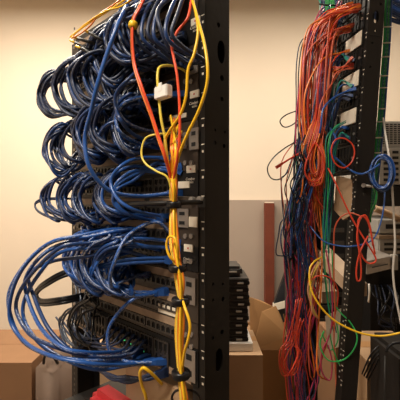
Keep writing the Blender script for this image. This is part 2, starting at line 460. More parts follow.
NK = [M['navy'], M['navy'], M['blue'], M['blue']]
loops([(103, 15, 64, .10, 12, 140, 182), (116, 6, 58, .08, 10, 150, 185), (88, 30, 82, .10, 10, 120, 160), (126, 12, 66, .06, 8, 160, 184)], -25, 28, M['navy'],
      'dark blue cable looping in the topmost sheaf of the left rack', 'topmost sheaf of dark blue loops', NV_SHADED)
loops([(38, 76, 117, .10, 9, 78, 100), (54, 62, 114, .11, 10, 82, 110), (68, 48, 108, .11, 12, 90, 130), (84, 45, 104, .10, 10, 110, 150), (104, 52, 106, .08, 7, 140, 175)], 22, 66, M['navy'],
      'dark blue cable in the wide second sheaf, which bulges furthest over the pale wall', 'second sheaf of dark blue loops', NV_SHADED)
loops([(44, 128, 171, .10, 8, 76, 96), (56, 124, 166, .10, 7, 82, 106), (72, 106, 158, .11, 11, 90, 126), (90, 100, 152, .10, 11, 104, 140), (112, 98, 150, .08, 9, 130, 172), (98, 118, 158, .09, 6, 120, 150)], 100, 132, M['navy'],
      'blue cable in the third sheaf of loops, just above mid height', 'third sheaf of blue loops', NK)
loops([(41, 179, 217, .09, 7, 74, 90), (58, 179, 219, .09, 7, 80, 104), (74, 177, 219, .09, 9, 92, 124), (95, 175, 219, .08, 9, 108, 140)], 176, 218, M['blue'],
      'blue cable in the small tidy C-shaped coils at mid height', 'fourth row of C-shaped coils', [M['blue'], M['blue'], M['navy']])
loops([(64, 238, 284, .11, 8, 86, 130), (76, 236, 290, .11, 9, 110, 150), (90, 238, 292, .10, 9, 112, 130), (104, 246, 293, .08, 5, 122, 140)], 240, 286, M['blue2'],
      'bright blue cable in the broad arching sheaf below mid height', 'bright blue arching sheaf', [M['blue2'], M['blue'], M['blue2']])  # brighter jacket paints in the stronger light on this lower sheaf
loops([(60, 304, 346, .08, 5, 80, 100), (70, 304, 350, .08, 5, 88, 112)], 318, 362, M['greyc'],
      'thin slate-coloured cable arching low at the far side of the left rack', 'slate cables low on the left rack', [M['greyc'], M['blackc']], r=.0022)
for i in range(5):
    y = J(3)
    cable('patch_cable', [L.ray(*p) for p in ((96, 268 + y, .01), (67, 273 + y, .07), (47, 283 + y, .10), (36 + J(2), 292 + y, .10), (40, 302 + y, .10), (60, 301 + y, .09), (88, 296 + y, .03), (98, 300 + y, .01))], .003, M['blackc'],
          'black cable in the narrow loop sticking out toward the wall below the blue sheaf', 'cable', 'narrow black loop')
for i in range(2):
    cable('patch_cable', [L.ray(*p) for p in ((80, 199, .01), (58, 198 + i, .07), (42, 199 + i * 2, .09), (35, 204 + i, .10), (40, 212 + i, .10), (60, 219 + i, .08), (84, 219, .01))], .0022, M['navy'],
          'thin navy cable loop poking out beyond the C-shaped coils', 'cable', 'thin navy loops')

def hand(pts, m, label, grp=None, r=.0031, ends=(0, 1), name='patch_cable', cat='cable', jit=0, pm=None):
    return cable(name, [L.ray(x + J(jit), y + J(jit), n) for x, y, n in pts], r, m, label, cat, grp, ends, pm=pm)
# long blue runs
hand([(134, -14, .03), (128, 4, .08), (119, 22, .13), (105, 60, .15), (96, 90, .16), (91, 112, .16), (85, 137, .16), (88, 163, .16), (101, 184, .14), (119, 194, .11), (145, 196, .06), (172, 193, .02), (180, 193, .004)], M['blue2'],
     'long bright blue cable hanging from the top across all the upper loops', r=.0036)
hand([(170, 158, .01), (140, 158, .07), (121, 166, .11), (111, 181, .12), (117, 198, .12), (134, 210, .10), (155, 215, .04), (168, 216, .006)], M['blue2'], 'blue cable forming a wide arc left of the yellow and red junction', ends=(1, 1))
hand([(182, 94, .01), (160, 95, .05), (137, 98, .09), (122, 105, .11), (116, 119, .11), (121, 133, .11), (140, 144, .06), (160, 147, .01)], M['blue2'], 'blue cable curving in a broad ring beside the red cable', r=.0032, ends=(1, 1))
hand([(155, 82, .02), (140, 80, .08), (125, 84, .10), (117, 96, .11), (119, 112, .11), (130, 124, .09), (150, 131, .05), (168, 132, .01)], M['blue'], 'blue cable ring just left of the white plug', ends=(1, 1))
hand([(150, 60, .02), (134, 74, .10), (117, 92, .12), (116, 108, .12), (122, 122, .12), (136, 136, .08), (160, 144, .02)], M['blue'], 'blue cable slanting down through the third sheaf', ends=(1, 1))
hand([(178, 171, .004), (160, 170, .03), (135, 166, .06), (118, 172, .09), (104, 186, .10), (104, 204, .10), (122, 213, .08), (150, 216, .02), (166, 216, .005)], M['blue2'], 'blue cable leaving beside the badge where yellow and red cables meet', ends=(1, 1))
for i, (a, b) in enumerate(((4, 0), (0, 4), (-5, 9))):
    hand([(180, 166 + i * 3, .004), (158, 168 + a, .03), (134, 171 + b, .07), (117, 183 + b * .7, .10), (114, 199 + b * .5, .10), (128, 214, .08), (150, 220, .02), (166, 220, .005)], M['blue2'], 'bright blue cable of the trio sweeping into the mid rack panel', 'trio of bright blue cables at mid height', ends=(1, 1))
# big loops hanging low at the far left
big = [
 [(140, 231, .03), (118, 231, .09), (88, 236, .13), (54, 240, .17), (27, 262, .20), (12, 290, .21), (11, 319, .21), (27, 344, .20), (54, 357, .19), (90, 363, .15), (120, 365, .09), (145, 362, .03), (163, 361, .005)],
 [(150, 240, .03), (118, 238, .09), (88, 242, .13), (62, 248, .17), (36, 268, .19), (20, 292, .20), (17, 312, .20), (30, 334, .20), (56, 348, .18), (90, 356, .14), (118, 356, .08), (140, 352, .01)],
 [(160, 250, .02), (128, 244, .08), (96, 247, .12), (62, 252, .16), (40, 272, .18), (25, 298, .19), (24, 322, .19), (42, 346, .18), (72, 362, .16), (100, 370, .12), (127, 366, .07), (155, 362, .01)],
 [(146, 236, .03), (110, 236, .10), (76, 240, .14), (46, 252, .18), (28, 274, .19), (27, 292, .19), (40, 326, .19), (60, 346, .18), (84, 352, .15), (110, 352, .09), (134, 350, .01)],
 [(158, 262, .02), (120, 250, .09), (84, 256, .13), (52, 262, .16), (30, 274, .18), (34, 298, .18), (50, 330, .18), (74, 352, .16), (100, 362, .12), (128, 362, .06), (146, 358, .01)],
 [(140, 228, .03), (112, 230, .09), (80, 236, .14), (48, 244, .18), (22, 270, .20), (9, 300, .21), (20, 336, .20), (44, 354, .19), (80, 360, .16), (110, 360, .10), (138, 356, .01)],
]
for i, p in enumerate(big):
    hand(p, M['blue2'] if i % 3 != 1 else M['blue'], 'blue cable in the big loose loop drooping lowest over the bare wall', 'big drooping blue loop', .0036, (0, 1), jit=1.0)
hand([(163, 292, .004), (150, 294, .03), (134, 299, .06), (120, 311, .08), (109, 328, .09), (108, 345, .09), (114, 356, .08), (130, 362, .06), (150, 362, .03), (164, 361, .005)], M['blue2'], 'single blue cable bowing alone over the lower patch panels', r=.0034, ends=(1, 1))
hand([(176, 242, .004), (160, 223, .04), (142, 226, .07), (126, 238, .10), (116, 258, .12), (110, 280, .12), (118, 294, .10), (140, 296, .06), (162, 292, .006)], M['blue2'], 'blue cable arching up and over in front of the mid rack stripes', r=.0032, ends=(0, 1))
for i in (0, 2, 5, 6):
    hand([(178, 242 + i * 3.2, .004), (160, 240 + i * 3.6, .03), (132, 239 + i * 4, .07), (110, 248 + i * 3, .10), (96 - i * 2, 266 + i, .12), (94 + i, 284, .11), (118, 293 + J(3), .08), (150, 294 + J(2), .03), (166, 291 + J(2), .005)],
         M['blue2'], 'blue cable in the fan spreading from the lowest badged switch', 'fan of blue cables', .0034, (1, 1))
# extra strands from the top edge
for i in range(10):
    x = 124 + i * 6
    hand([(x + 20, -16, .02), (x + 8, -4 + J(3), .06), (x - 4 - J(4), 12 + J(5), .09), (x - 6, 32 + J(5), .10), (x + 6, 52 + J(6), .08), (x + 26, 62 + J(6), .04), (min(180, x + 48), 62 + J(4), .008)], M['navy'] if i % 2 else M['blue'], 'dark blue cable coming down into view past the top edge', 'dark blue cables entering from above', .0032)

# ties on the loops
def tie(p, ax, r, h, label, m, grp=None):
    bm = bmesh.new(); ax = Vector(ax).normalized(); u = ax.orthogonal().normalized(); w = ax.cross(u); seg = 14
    R_ = []
    for rr, hh in ((r, -h / 2), (r * 1.12, -h / 4), (r * 1.12, h / 4), (r, h / 2)):
        R_.append([bm.verts.new(p + ax * hh + (u * math.cos(6.2832 * k / seg) + w * math.sin(6.2832 * k / seg)) * rr) for k in range(seg)])
    for i in range(3):
        for k in range(seg): bm.faces.new((R_[i][k], R_[i][(k + 1) % seg], R_[i + 1][(k + 1) % seg], R_[i + 1][k]))
    bm.faces.new(R_[0][::-1]); bm.faces.new(R_[3])
    return tag(link('cable_tie', bm, m, smooth=True), label, 'cable tie', grp)

# yellow / orange / red cables in front
Yn = .085
def trunk(dx, dn, m, top, label, grp, r=.0023, name='fiber_cable', end=None):
    b = [(173.5, 190, .065), (173.5, 204, .062), (173.5, 222, .070), (174.5, 245, .075), (177, 262, .078), (180, 282, .078), (180.5, 300, .078), (180, 322, .078), (179.5, 345, .078), (181, 375, .078), (184, 398, .078), (187, 425, .07)]
    pts = [L.ray(x, y, n) for x, y, n in top] + [L.ray(x + dx * (1 if i % 2 else .8) * (.55 if y in (204, 300, 375) else 1), y, n + dn) for i, (x, y, n) in enumerate(b)]
    return cable(name, pts, r, m, label, 'cable', grp, (0, 0))
g = 'bundle of yellow cables strapped down the rack front'
trunk(2.5, .002, M['yellow'], [(188, -12, .05), (193, 2, .06), (198, 20, .07), (204, 42, .08), (207.5, 66, .085), (206.5, 86, .085), (199, 110, .085), (187, 135, .085), (179, 155, .08), (175, 176, .07)], 'thick yellow cable bowing right across the rack post', None, .0023)
trunk(.5, .006, M['yellow'], [(190, -12, .05), (195, 10, .06), (198, 31, .07), (194, 54, .08), (188, 70, .085), (186, 96, .085), (180, 115, .085), (167, 135, .085), (165, 148, .08), (170, 172, .07)], 'slim yellow cable weaving left at the upper badge', None, .0022)
trunk(-1, -.004, M['redleft'], [(193, -12, .05), (191, 2, .06), (187.5, 18, .07), (177, 32, .08), (172, 45, .085), (173.5, 57, .085), (177, 75, .085), (179.5, 105, .085), (179.5, 138, .085), (177, 160, .08), (174, 178, .07)], 'red cable running down beside the slim yellow one', None, .0022)
trunk(-2.5, 0, M['redleft'], [(150, -12, .09), (140, 8, .10), (133, 24, .11), (134, 60, .11), (142, 87, .11), (152, 115, .10), (159, 137, .095), (165, 155, .09), (171, 178, .07)], 'red cable slanting across the blue loops left of the white plug', None, .0022)
trunk(-1.5, .006, M['orange'], [(148, -12, .09), (138, 8, .10), (131.5, 24, .105), (132.5, 60, .105), (140, 88, .105), (150, 115, .10), (157, 137, .095), (164, 157, .09), (170, 178, .07)], 'orange-red cable paired with the slanting red one', None, .0014)
trunk(1.2, -.003, M['pale'], [(186, 72, .01), (180, 68, .04), (170, 65.5, .06), (160, 67, .08), (157.5, 76, .09), (158.5, 92, .09), (161, 118, .09), (165, 138, .085), (167, 155, .08), (171, 178, .07)], 'pale yellow cable hooking over a square corner above the white plug', None, .0022)
trunk(-3, .003, M['pale'], [(180, 137, .01), (172, 134, .05), (160, 134, .07), (146, 138, .085), (141.5, 152, .09), (145, 163, .09), (156, 171, .085), (167, 177, .075)], 'pale yellow cable in the small loop left of the junction', None, .0018)
trunk(3.4, -.002, M['yellow'], [(196, 118, .03), (190, 128, .07), (183, 145, .08), (176, 165, .075)], 'yellow cable joining the bundle from the silver jack plate', None, .0022)
for i in range(9):
    trunk(J(4.2), J(.008), [M['yellow'], M['orange'], M['yellow'], M['yellow'], M['redc'], M['orange'], M['yellow'], M['yellow'], M['orange']][i],
          [(176 + J(8), 126 + J(12), .03), (174 + J(4), 146, .075), (173 + J(3), 170, .07)], 'yellow or orange cable inside the strapped vertical bundle', g, .0020)
hand([(176, 262, .08), (170, 257, .09), (166.5, 246, .092), (169, 237, .092), (174.5, 238, .092), (177.5, 248, .09), (178, 262, .08)], M['yellow'], 'yellow cable forming a small teardrop beside the lowest badge', r=.0020, ends=(0, 0), name='fiber_cable')
hand([(182, 298, .08), (185, 308, .088), (188.5, 318, .09), (190, 328, .09), (188, 340, .09), (184.5, 352, .088), (182, 370, .08)], M['yellow'], 'yellow cable bulging right out of the strapped bundle low down', r=.0021, ends=(0, 0), name='fiber_cable')
for y, x, rr, lb in ((205, 173.5, .011, 'black strap round the yellow bundle at the ring arm'), (268, 177.5, .0125, 'black strap round the yellow bundle below the teardrop loop'), (301, 180.5, .0125, 'black strap round the yellow bundle beside the silver end plate'), (374, 181, .013, 'lowest black strap round the yellow bundle')):
    c = L.ray(x, y, .078 if y > 210 else .066)
    tie(c, (0, 0, 1), rr, .011, lb, M['blackc'])
tie(L.ray(133, 25, .108), (.2, 0, 1), .0065, .010, 'yellow tag tied round the two red cables near the top', M['yellow'])
# white plug with pale cable
t = thing('network_plug', L.ray(164, 93, .09), 'white network plug hanging beside the pale yellow cable', 'plug')
a, z = L.loc(164, 93, .09)
bm = bmesh.new(); box(bm, L, a - .015, a + .015, .085, .098, z - .009, z + .010, .0015); link('housing', bm, M['white'], t)
bm = bmesh.new(); box(bm, L, a - .004, a + .004, .097, .0985, z + .001, z + .014, .0005); link('latch', bm, M['white'], t)
# yellow lines arriving from the top left
for i, pts in enumerate((
  [(136, -8, .10), (120, 3, .11), (102, 15, .12), (86, 25, .13), (72, 36, .13)],
  [(138, -6, .10), (122, 6, .11), (106, 11, .12), (88, 22, .13), (75, 33, .13), (70, 37, .13)],
  [(130, -10, .10), (116, 3, .11), (100, 14, .12), (90, 26, .13), (80, 34, .13), (72, 38, .13)])):
    hand(pts, M['orange'] if i == 2 else M['yellow'], 'thin yellow-orange cable crossing the pale wall at the very top', 'thin yellow cables over the wall', .0014, (0, 0), name='fiber_cable')
for i, (p, q) in enumerate((((72, 37), (96, 44)), ((70, 40), (92, 52)), ((84, 30), (106, 42)), ((76, 46), (96, 56)))):
    a = L.ray(*p, .13); b = L.ray(*q, .11); d = (b - a)
    bm = bmesh.new(); tube(bm, [a, a + d * .25], .0022, 6); o = tag(link('fiber_connector', bm, M['yellow']), 'slim fibre connector with black boot hanging over the top left loops', 'connector', 'loose fibre connectors')
    bm = bmesh.new(); tube(bm, [a + d * .25, a + d * .5, a + d], .0032, 6); link('boot', bm, M['blackc'], o)
# low cables
hand([(162, 384, .02), (150, 372, .05), (143, 368, .06), (140, 374, .06), (142, 386, .05), (146, 398, .04), (148, 415, .02)], M['yellow'], 'short yellow cable bent over above the beige box', r=.0030, ends=(0, 0))
hand([(205, 420, .03), (199, 396, .05), (188, 390, .06), (176, 391, .06), (172, 399, .06), (180, 412, .05), (196, 420, .04)], M['blackc'], 'black cable loop lying at the foot of the yellow bundle', r=.0020, ends=(0, 0))
for i in range(6):
    hand([(84 + J(4), 352, .02), (96, 366 + J(3), .05), (110, 376 + J(3), .06), (128, 380 + J(4), .05), (150, 376 + J(4), .03), (166, 371 + J(3), .006)], M['navy'], 'dark navy cable sagging under the lowest switch', 'navy cables under the lowest switch', .0028)

for i in range(7):
    x = 112 + i * 5.5; y = rowy(x, 368)
    hand([(x, y, .006), (x - 4, y + 4, .03), (x - 12, y + 12 + J(2), .05), (x - 24, y + 14 + J(3), .06), (x - 40, y + 8 + J(3), .06), (x - 56, y - 8 + J(4), .05)], M['navy'], 'short navy cable plugged below the green lights of the lowest switch', 'navy cables under the green lights', .0024, (1, 0))
# shelf with box and pouch at the foot of the left rack
zs = CZ - .50
B_ = thing('rack_shelf', L.w(.24, -.05, zs), 'black shelf bolted low in the left rack carrying a beige box', 'shelf')
B('tray', L, (.032, .45, -.20, .06, zs - .01, zs), M['black'], B_); B('lip', L, (.032, .45, .0602, .063, zs - .03, zs + .004), M['black'], B_)
def carton(name, fr, a0, a1, n0, n1, z0, z1, m, label, cat, open_=False, tape=None):
    t = thing(name, fr.w((a0 + a1) / 2, (n0 + n1) / 2, z0), label, cat)
    th = .004
    bm = bmesh.new()
    box(bm, fr, a0, a1, n0, n0 + th, z0, z1); box(bm, fr, a0, a1, n1 - th, n1, z0, z1)
    box(bm, fr, a0, a0 + th, n0 + th, n1 - th, z0, z1); box(bm, fr, a1 - th, a1, n0 + th, n1 - th, z0, z1); box(bm, fr, a0 + th, a1 - th, n0 + th, n1 - th, z0, z0 + th)
    link('box_wall', bm, m, t)
    if not open_:
        g = (n0 + n1) / 2
        for q0, q1 in ((n0, g - .001), (g + .001, n1)):
            bm = bmesh.new(); box(bm, fr, a0, a1, q0, q1, z1, z1 + th, .0008); link('flap', bm, m, t)
        if tape:
            B('tape', fr, (a0, a1, g - .025, g + .025, z1 + th, z1 + th + .001), tape, t)
    return t
carton('storage_box', L, .06, .25, -.13, -.01, zs, zs + .14, M['card2'], 'low beige box on the shelf under the lowest switch', 'box', tape=M['card'])
# red pouch
t = thing('tool_pouch', L.w(.27, 0.03, zs), 'red pouch lying on the shelf beside the beige box', 'pouch')
bm = bmesh.new(); box(bm, L, .205, .325, -.002, .055, zs + .0005, zs + .088, .015); 
for v in bm.verts:
    l = (v.co.z - zs) / .105; v.co += L.d * (-.03 * l)
link('pouch_body', bm, M['redfab'], t)
B('zip', L, (.215, .315, .0545, .0565, zs + .060, zs + .064), M['blackc'], t)

# ------------------------------------------------------------------ things behind the left rack
bm = None
carton('cardboard_box', WORLD, -1.15, -.725, 1.55, 1.95, 0, .545, M['card_dark'], 'large brown cardboard box against the wall in the bottom left corner', 'box')
t = thing('canvas_sack', (-.66, 1.6, 0), 'grey-brown upright sack with rounded shoulder beside the far rack post', 'bag')
bm = bmesh.new(); box(bm, WORLD, -.705, -.56, 1.50, 1.72, 0.0, .575, .045); link('sack_body', bm, M['bag'], t, True)
bm = bmesh.new(); tube(bm, smooth_path([Vector((-.66, 1.52, .56)), Vector((-.645, 1.50, .60)), Vector((-.615, 1.50, .60)), Vector((-.60, 1.52, .56))], 5), .006, 6); link('handle', bm, M['blackc'], t)
carton('shipping_carton', WORLD, -.44, .02, 1.35, 1.75, 0, .70, M['card2'], 'pale carton on the floor seen through the gap under the left rack', 'box')

# ------------------------------------------------------------------ middle gap: between the racks
t = thing('wooden_batten', (.49, WY - .09, 0), 'reddish-brown wooden batten standing upright against the wall panel', 'board')
x0, x1 = (265.5 - 200) / F * 2.5, (274.5 - 200) / F * 2.5
bm = bmesh.new(); box(bm, WORLD, x0, x1, 2.50, 2.562, 0, CZ - 3 / F * 2.5, .002); link('board', bm, M['wood'], t)
bm = bmesh.new(); box(bm, WORLD, x0 + .003, x1 - .003, 2.503, 2.559, CZ - 3 / F * 2.5, CZ - 3 / F * 2.5 + .006, .001); link('sawn_end', bm, M['cream'], t)
# stack of laptops on a carton
zb = CZ - 1.5 * 156 / F
carton('cardboard_box', WORLD, .02, .262, 1.5, 1.86, 0, zb, M['card2'], 'tall pale cardboard box carrying the stack of black laptops', 'box', tape=M['card'])
bm = bmesh.new(); box(bm, WORLD, .06, .225, 1.53, 1.75, zb + .0045, zb + .045, .004)
o = tag(link('power_adapter_box', bm, M['white']), 'flat white box under the stack of black laptops', 'box')
bm = bmesh.new(); box(bm, WORLD, .075, .12, 1.528, 1.5298, zb + .014, zb + .034); link('printed_label', bm, M['grey'], o)
z = zb + .046
for i in range(9):
    h = .030; dx = J(.008)
    o = thing('laptop', (.13 + dx, 1.64, z), 'closed black laptop in the pile on the white box', 'laptop', 'pile of closed black laptops')
    bm = bmesh.new(); box(bm, WORLD, .03 + dx, .212 + dx, 1.535, 1.74, z + .0003, z + h * .58, .003); link('base', bm, M['black'], o)
    bm = bmesh.new(); box(bm, WORLD, .032 + dx, .210 + dx, 1.537, 1.738, z + h * .66, z + h - .0008, .003); link('lid', bm, M['dgrey'], o)
    bm = bmesh.new(); box(bm, WORLD, .05 + dx, .19 + dx, 1.54, 1.73, z + h * .57, z + h * .67); link('hinge', bm, M['recess'], o)
    bm = bmesh.new(); box(bm, WORLD, .16 + dx, .185 + dx, 1.5335, 1.536, z + h * .18, z + h * .42); link('port', bm, M['grey'], o)
    z += h
bm = bmesh.new(); box(bm, WORLD, .035, .185, 1.56, 1.72, z + .001, z + .045, .012)
o = tag(link('laptop_bag', bm, M['dgrey'], smooth=False), 'small dark case lying on top of the laptop pile', 'case')
bm = bmesh.new(); box(bm, WORLD, .06, .16, 1.556, 1.5605, z + .02, z + .026); link('zip', bm, M['grey'], o)
# open carton with raised flaps
def poly_thing(name, pts, off, m, parent=None):
    bm = bmesh.new(); prism(bm, pts, off); return link(name, bm, m, parent)
zo = CZ - 1.75 * 150 / F
t = carton('open_carton', WORLD, .25, .52, 1.75, 2.15, 0, zo - .0, M['card'], 'open brown cardboard box with flaps standing up beside the laptop pile', 'box', open_=True)
fl = [P(253, 350, 1.75), P(288, 336, 1.75), P(281, 316, 1.80), P(276, 306, 1.82), P(262, 312, 1.80)]
poly_thing('flap', fl, Vector((0, .005, 0)), M['card'], t)
poly_thing('flap', [P(251, 348, 1.76), P(249, 297, 1.84), P(262, 301, 1.86), P(276, 308, 1.84), P(258, 330, 1.80)], Vector((0, .005, 0)), M['card'], t)
poly_thing('flap', [P(288, 336, 1.76), P(283, 314, 1.82), P(292, 312, 2.0), P(296, 332, 2.1)], Vector((.004, .003, 0)), M['card'], t)
# leaning dark monitor
t = thing('flat_monitor', P(284, 330, 2.15), 'black flat monitor with a pale lower edge leaning behind the open box', 'monitor')
poly_thing('screen', [P(274, 304, 2.2), P(292, 254, 2.3), P(322, 244, 2.3), P(322, 290, 2.2)], Vector((0, .03, 0)), M['screen'], t)
poly_thing('bezel', [P(273.5, 311, 2.19), P(274, 304, 2.195), P(322, 290, 2.195), P(322, 298, 2.19)], Vector((0, .035, 0)), M['cream'], t)
poly_thing('stand', [P(274, 312, 2.2), P(322, 299, 2.2), P(322, 345, 2.2), P(276, 345, 2.2)], Vector((0, .03, 0)), M['dgrey'], t)
poly_thing('foot', [P(270, 350, 2.15), P(322, 350, 2.15), P(322, 409, 2.15), P(270, 409, 2.15)], Vector((0, .16, 0)), M['tanwood'], t)
poly_thing('prop', [P(280, 344, 2.2), P(318, 344, 2.2), P(318, 352, 2.2), P(280, 352, 2.2)], Vector((0, .03, 0)), M['dgrey'], t)

# ------------------------------------------------------------------ right rack
rr_ = thing('equipment_rack', R.w(.24, -.03, 0), 'tall black two-post rack behind the tangle of orange cables, green bundle behind its post', 'rack')
rh = [(376, 17, .0095, 1.7), (376, 31, .0040, 0), (372, 43, .003, 0), (368, 3, .003, 0), (381, 4, .003, 0), (370, 67, .003, 0), (357, 168, .003, 0), (364, 194, .003, 0), (366, 210, .003, 0)]
def zr(y): return R.loc(358, y)[1]
post_near(R, rr_, .041, rh, 2.25, [zr(5 + 17 * k) for k in range(24)], 0)
bm = bmesh.new()
for i in range(60): 
    z = zr(395) + i * .0148; box(bm, R, .014, .018, 0, .0008, z, z + .004)
link('mounting_hole', bm, M['grey'], rr_)
post_far(R, rr_, .041, 2.2, .245)
zc_ = R.side(372, 35)[1]
B('splice_seam', R, (-.0012, 0, -.041, -.001, zc_ - .001, zc_ + .001), M['recess'], rr_)
B('base_plate', R, (0, .28, -.16, .10, .03, .042), M['rackblack'], rr_)
lbR = ['patch panel at the very top of the right rack behind orange plugs', 'patch panel above the highest cream blank of the right rack',
       'panel with the highest cream blank plate', 'patch panel between the upper two cream blanks', 'panel with the middle cream blank plate',
       'patch panel below the middle cream blank, blue cables plugged in', 'panel with the lowest cream blank plate', 'patch panel right under the lowest cream blank',
       'switch behind the orange cable ring']
ys = [-14, 14, 34, 50, 71, 88, 107, 124, 143, 172]
for i in range(9):
    zt, zb_ = zr(ys[i]), zr(ys[i + 1]); cream = i in (2, 4, 6)
    t = thing('network_switch' if i == 8 else 'patch_bay', R.w(.17, 0, zb_), lbR[i], 'network switch' if i == 8 else 'patch panel')
    B('chassis', R, (.034, .24, -.038, -.0001, zb_ + .001, zt - .001), M['black'], t)
    bm = bmesh.new(); box(bm, R, .012, .262, .0012, .005, zb_ + .001, zt - .001, .0006); link('face_plate', bm, M['face'], t)
    if cream:
        bm = bmesh.new(); box(bm, R, .016, .092, .005, .0075, zb_ + .004, zt - .002, .0008); link('blank_plate', bm, M['cream'], t)
        portgrid(R, .11, .23, zb_ + .008, zt - .008, 5, 1, t, .006)
    else:
        for j in range(2): portgrid(R, .03 + j * .105, .125 + j * .105, zb_ + .006, zt - .006, 6, 2, t, .006)
    bm = bmesh.new(); disc(bm, R.w(.020, .005, (zb_ + zt) / 2), R.rot @ R.n, .004, .002, 10); link('screw', bm, M['silver'], t)
t = thing('battery_cabinet', (.57, 1.85, 0), 'black cabinet standing behind the tangle between monitor and right rack', 'cabinet')
bm = bmesh.new(); box(bm, WORLD, .47, .70, 1.68, 2.0, .02, 1.235, .006); link('body', bm, M['black'], t)
bm = bmesh.new(); box(bm, WORLD, .48, .69, 1.674, 1.6795, .06, 1.20, .002); link('door', bm, M['face'], t)
bm = bmesh.new()
for i in range(9): box(bm, WORLD, .50, .67, 1.671, 1.6735, .62 + i * .06, .64 + i * .06)
link('vent_louvre', bm, M['jack'], t)
for i, (x, z) in enumerate(((.478, 0), (.665, 0))): B('foot', WORLD, (x, x + .03, 1.70, 1.74, 0, .0195), M['dgrey'], t)
# lower brown shelf rails on the right rack
for (A, Bq, lb) in (((306, 238, 1.30), (350, 284, .96), 'tan wooden rail slanting down toward the right rack post'), ((302, 262, 1.36), (322, 292, 1.10), 'short tan rail below the longer slanting one')):
    a, b = P(*A), P(*Bq); poly_thing('x', [a, b, b + Vector((0, 0, -.035)), a + Vector((0, 0, -.045))], Vector((.05, .01, 0)), M['tanwood']).name = 'wooden_rail'
    o = bpy.context.scene.collection.objects[-1]; tag(o, lb, 'rail')
def card_piece(name, pts, m, label, cat, off=Vector((0.02, .015, 0))):
    return tag(poly_thing(name, pts, off, m), label, cat)
card_piece('cardboard_sheet', [P(336, 176, 1.0), P(352, 180, .955), P(352, 214, .955), P(343, 220, .97), P(334, 210, 1.0)], M['card2'], 'creased pale cardboard sheet tucked beside the post of the right rack', 'cardboard')
carton('storage_box', WORLD, .49, .565, 1.30, 1.50, 0, .74, M['card_dark'], 'brown box standing on the floor inside the right rack behind green cables', 'box')
card_piece('instruction_leaflet', [P(325, 316, 1.12), P(342, 308, 1.10), P(346, 345, 1.10), P(328, 350, 1.12)], M['cream'], 'crumpled pale leaflet behind the green cable ring', 'paper', Vector((.004, .004, 0)))

# cables of the right rack
def rc(pts, m, label, grp=None, r=.0028, ends=(0, 0), name='network_cable', jit=0, closed=False):
    return cable(name, [P(x + J(jit), y + J(jit), Z) for x, y, Z in pts], r, m, label, 'cable', grp, ends, closed, sub=5)
OR = [M['redc'], M['redc'], M['salmon'], M['orange'], M['darkred'], M['salmon']]
# curtain from the top ports
g = 'curtain of orange and red cables'
srcs = [(358, 7, .95), (357, 9, .95), (352, 25, .97), (350, 29, .98), (349, 53, .98), (350, 65, .97), (352, 10, .97), (350, 6, 1.0)]
for i in range(58):
    sx, sy, sz = random.choice(srcs); sx += J(2); sy += J(3)
    x1 = random.uniform(299, 330); x2 = x1 * .6 + 313 * .4 + J(3); Z = 1.0 + J(.06)
    yend = random.choice([165, 172, 180, 190, 200, 215, 230]) + J(14)
    if i % 13 == 0: yend = 380
    pts = [(sx, sy, sz), (sx - 7, sy + 2, sz - .01), ((sx + x1) / 2 - 3, sy + 9 + J(3), (sz + Z) / 2 - .02), (x1 + 5, sy + 34 + J(6), Z), (x1, 108 + J(10), Z), (x2, 150 + J(6), Z + J(.02))]
    yy = 190
    while yy < yend: pts.append((x2 + (308 - x2) * .3 + J(6), yy, Z + J(.03))); yy += 45
    pts.append((x2 + J(9), max(yend, 165), Z + .02))
    rc(pts, random.choice(OR), 'orange-red cable hanging in the dense curtain over the right rack', g, random.uniform(.0017, .0023), (1, 0))
g = 'tan and peach cables at the curtain edge'
for i in range(14):
    x = random.uniform(299, 322)
    rc([(x + 24, 24 + J(8), 1.1), (x + 10, 38 + J(6), 1.08), (x + 2, 66, 1.06), (x - 2, 105, 1.06), (x + 2, 150, 1.06), (x + J(8), 185 + J(20), 1.06)], random.choice([M['peach'], M['salmon'], M['peach']]), 'peach or tan cable along the wall side of the orange curtain', g, .0020)
g = 'maroon and purple cables among the orange ones'
for i in range(15):
    x = random.uniform(300, 334)
    rc([(x + 22, 14 + J(14), 1.06), (x + 8, 34 + J(6), 1.0), (x, 80, .97), (x - 3 + J(4), 125, .97), (304 + J(14), 175, .98), (300 + J(16), 230, 1.0), (302 + J(17), 300, 1.0), (304 + J(17), 370, 1.0), (304 + J(10), 420, 1.0)], random.choice([M['purple'], M['magenta'], M['navy'], M['blue']]),
       'purple, maroon or blue cable running full height beside the orange curtain', g, .0019)
g = 'lower red and magenta strands'
for i in range(20):
    x = 290 + random.random() * 22
    rc([(310 + J(10), 160, .98), (x + 4, 195 + J(8), .98), (x + J(4), 240, .99), (x + J(6), 290, 1.0), (x + J(8), 340, 1.0), (x + J(8), 385, 1.0), (x, 425, 1.0)], random.choice([M['magenta'], M['redc'], M['magenta'], M['purple'], M['blackc']]),
       'thin red or magenta cable straggling down to the floor below the curtain', g, .0016)
g = 'black cables on the wall side'
for i in range(9):
    x = 296 + i * 2.2
    rc([(330 + J(4), 26 + J(3), 1.1), (316 + J(2), 33 + J(3), 1.07), (x + 6, 42 + J(3), 1.04), (x + J(1), 66 + J(4), 1.02), (x + J(2), 110, 1.02), (x + 2 + J(5), 160, 1.02), (x - 6 + J(5), 200 + J(4), 1.02), (x - 8 + J(6), 250, 1.02), (x + J(6), 310, 1.02), (x + J(6), 400, 1.03)][:10 if i % 2 else 8], M['blackc'] if i % 4 else M['navy'], 'black cable bowing out toward the wall beside the curtain', g, .0017)
g = 'thin black strands off the wall side'
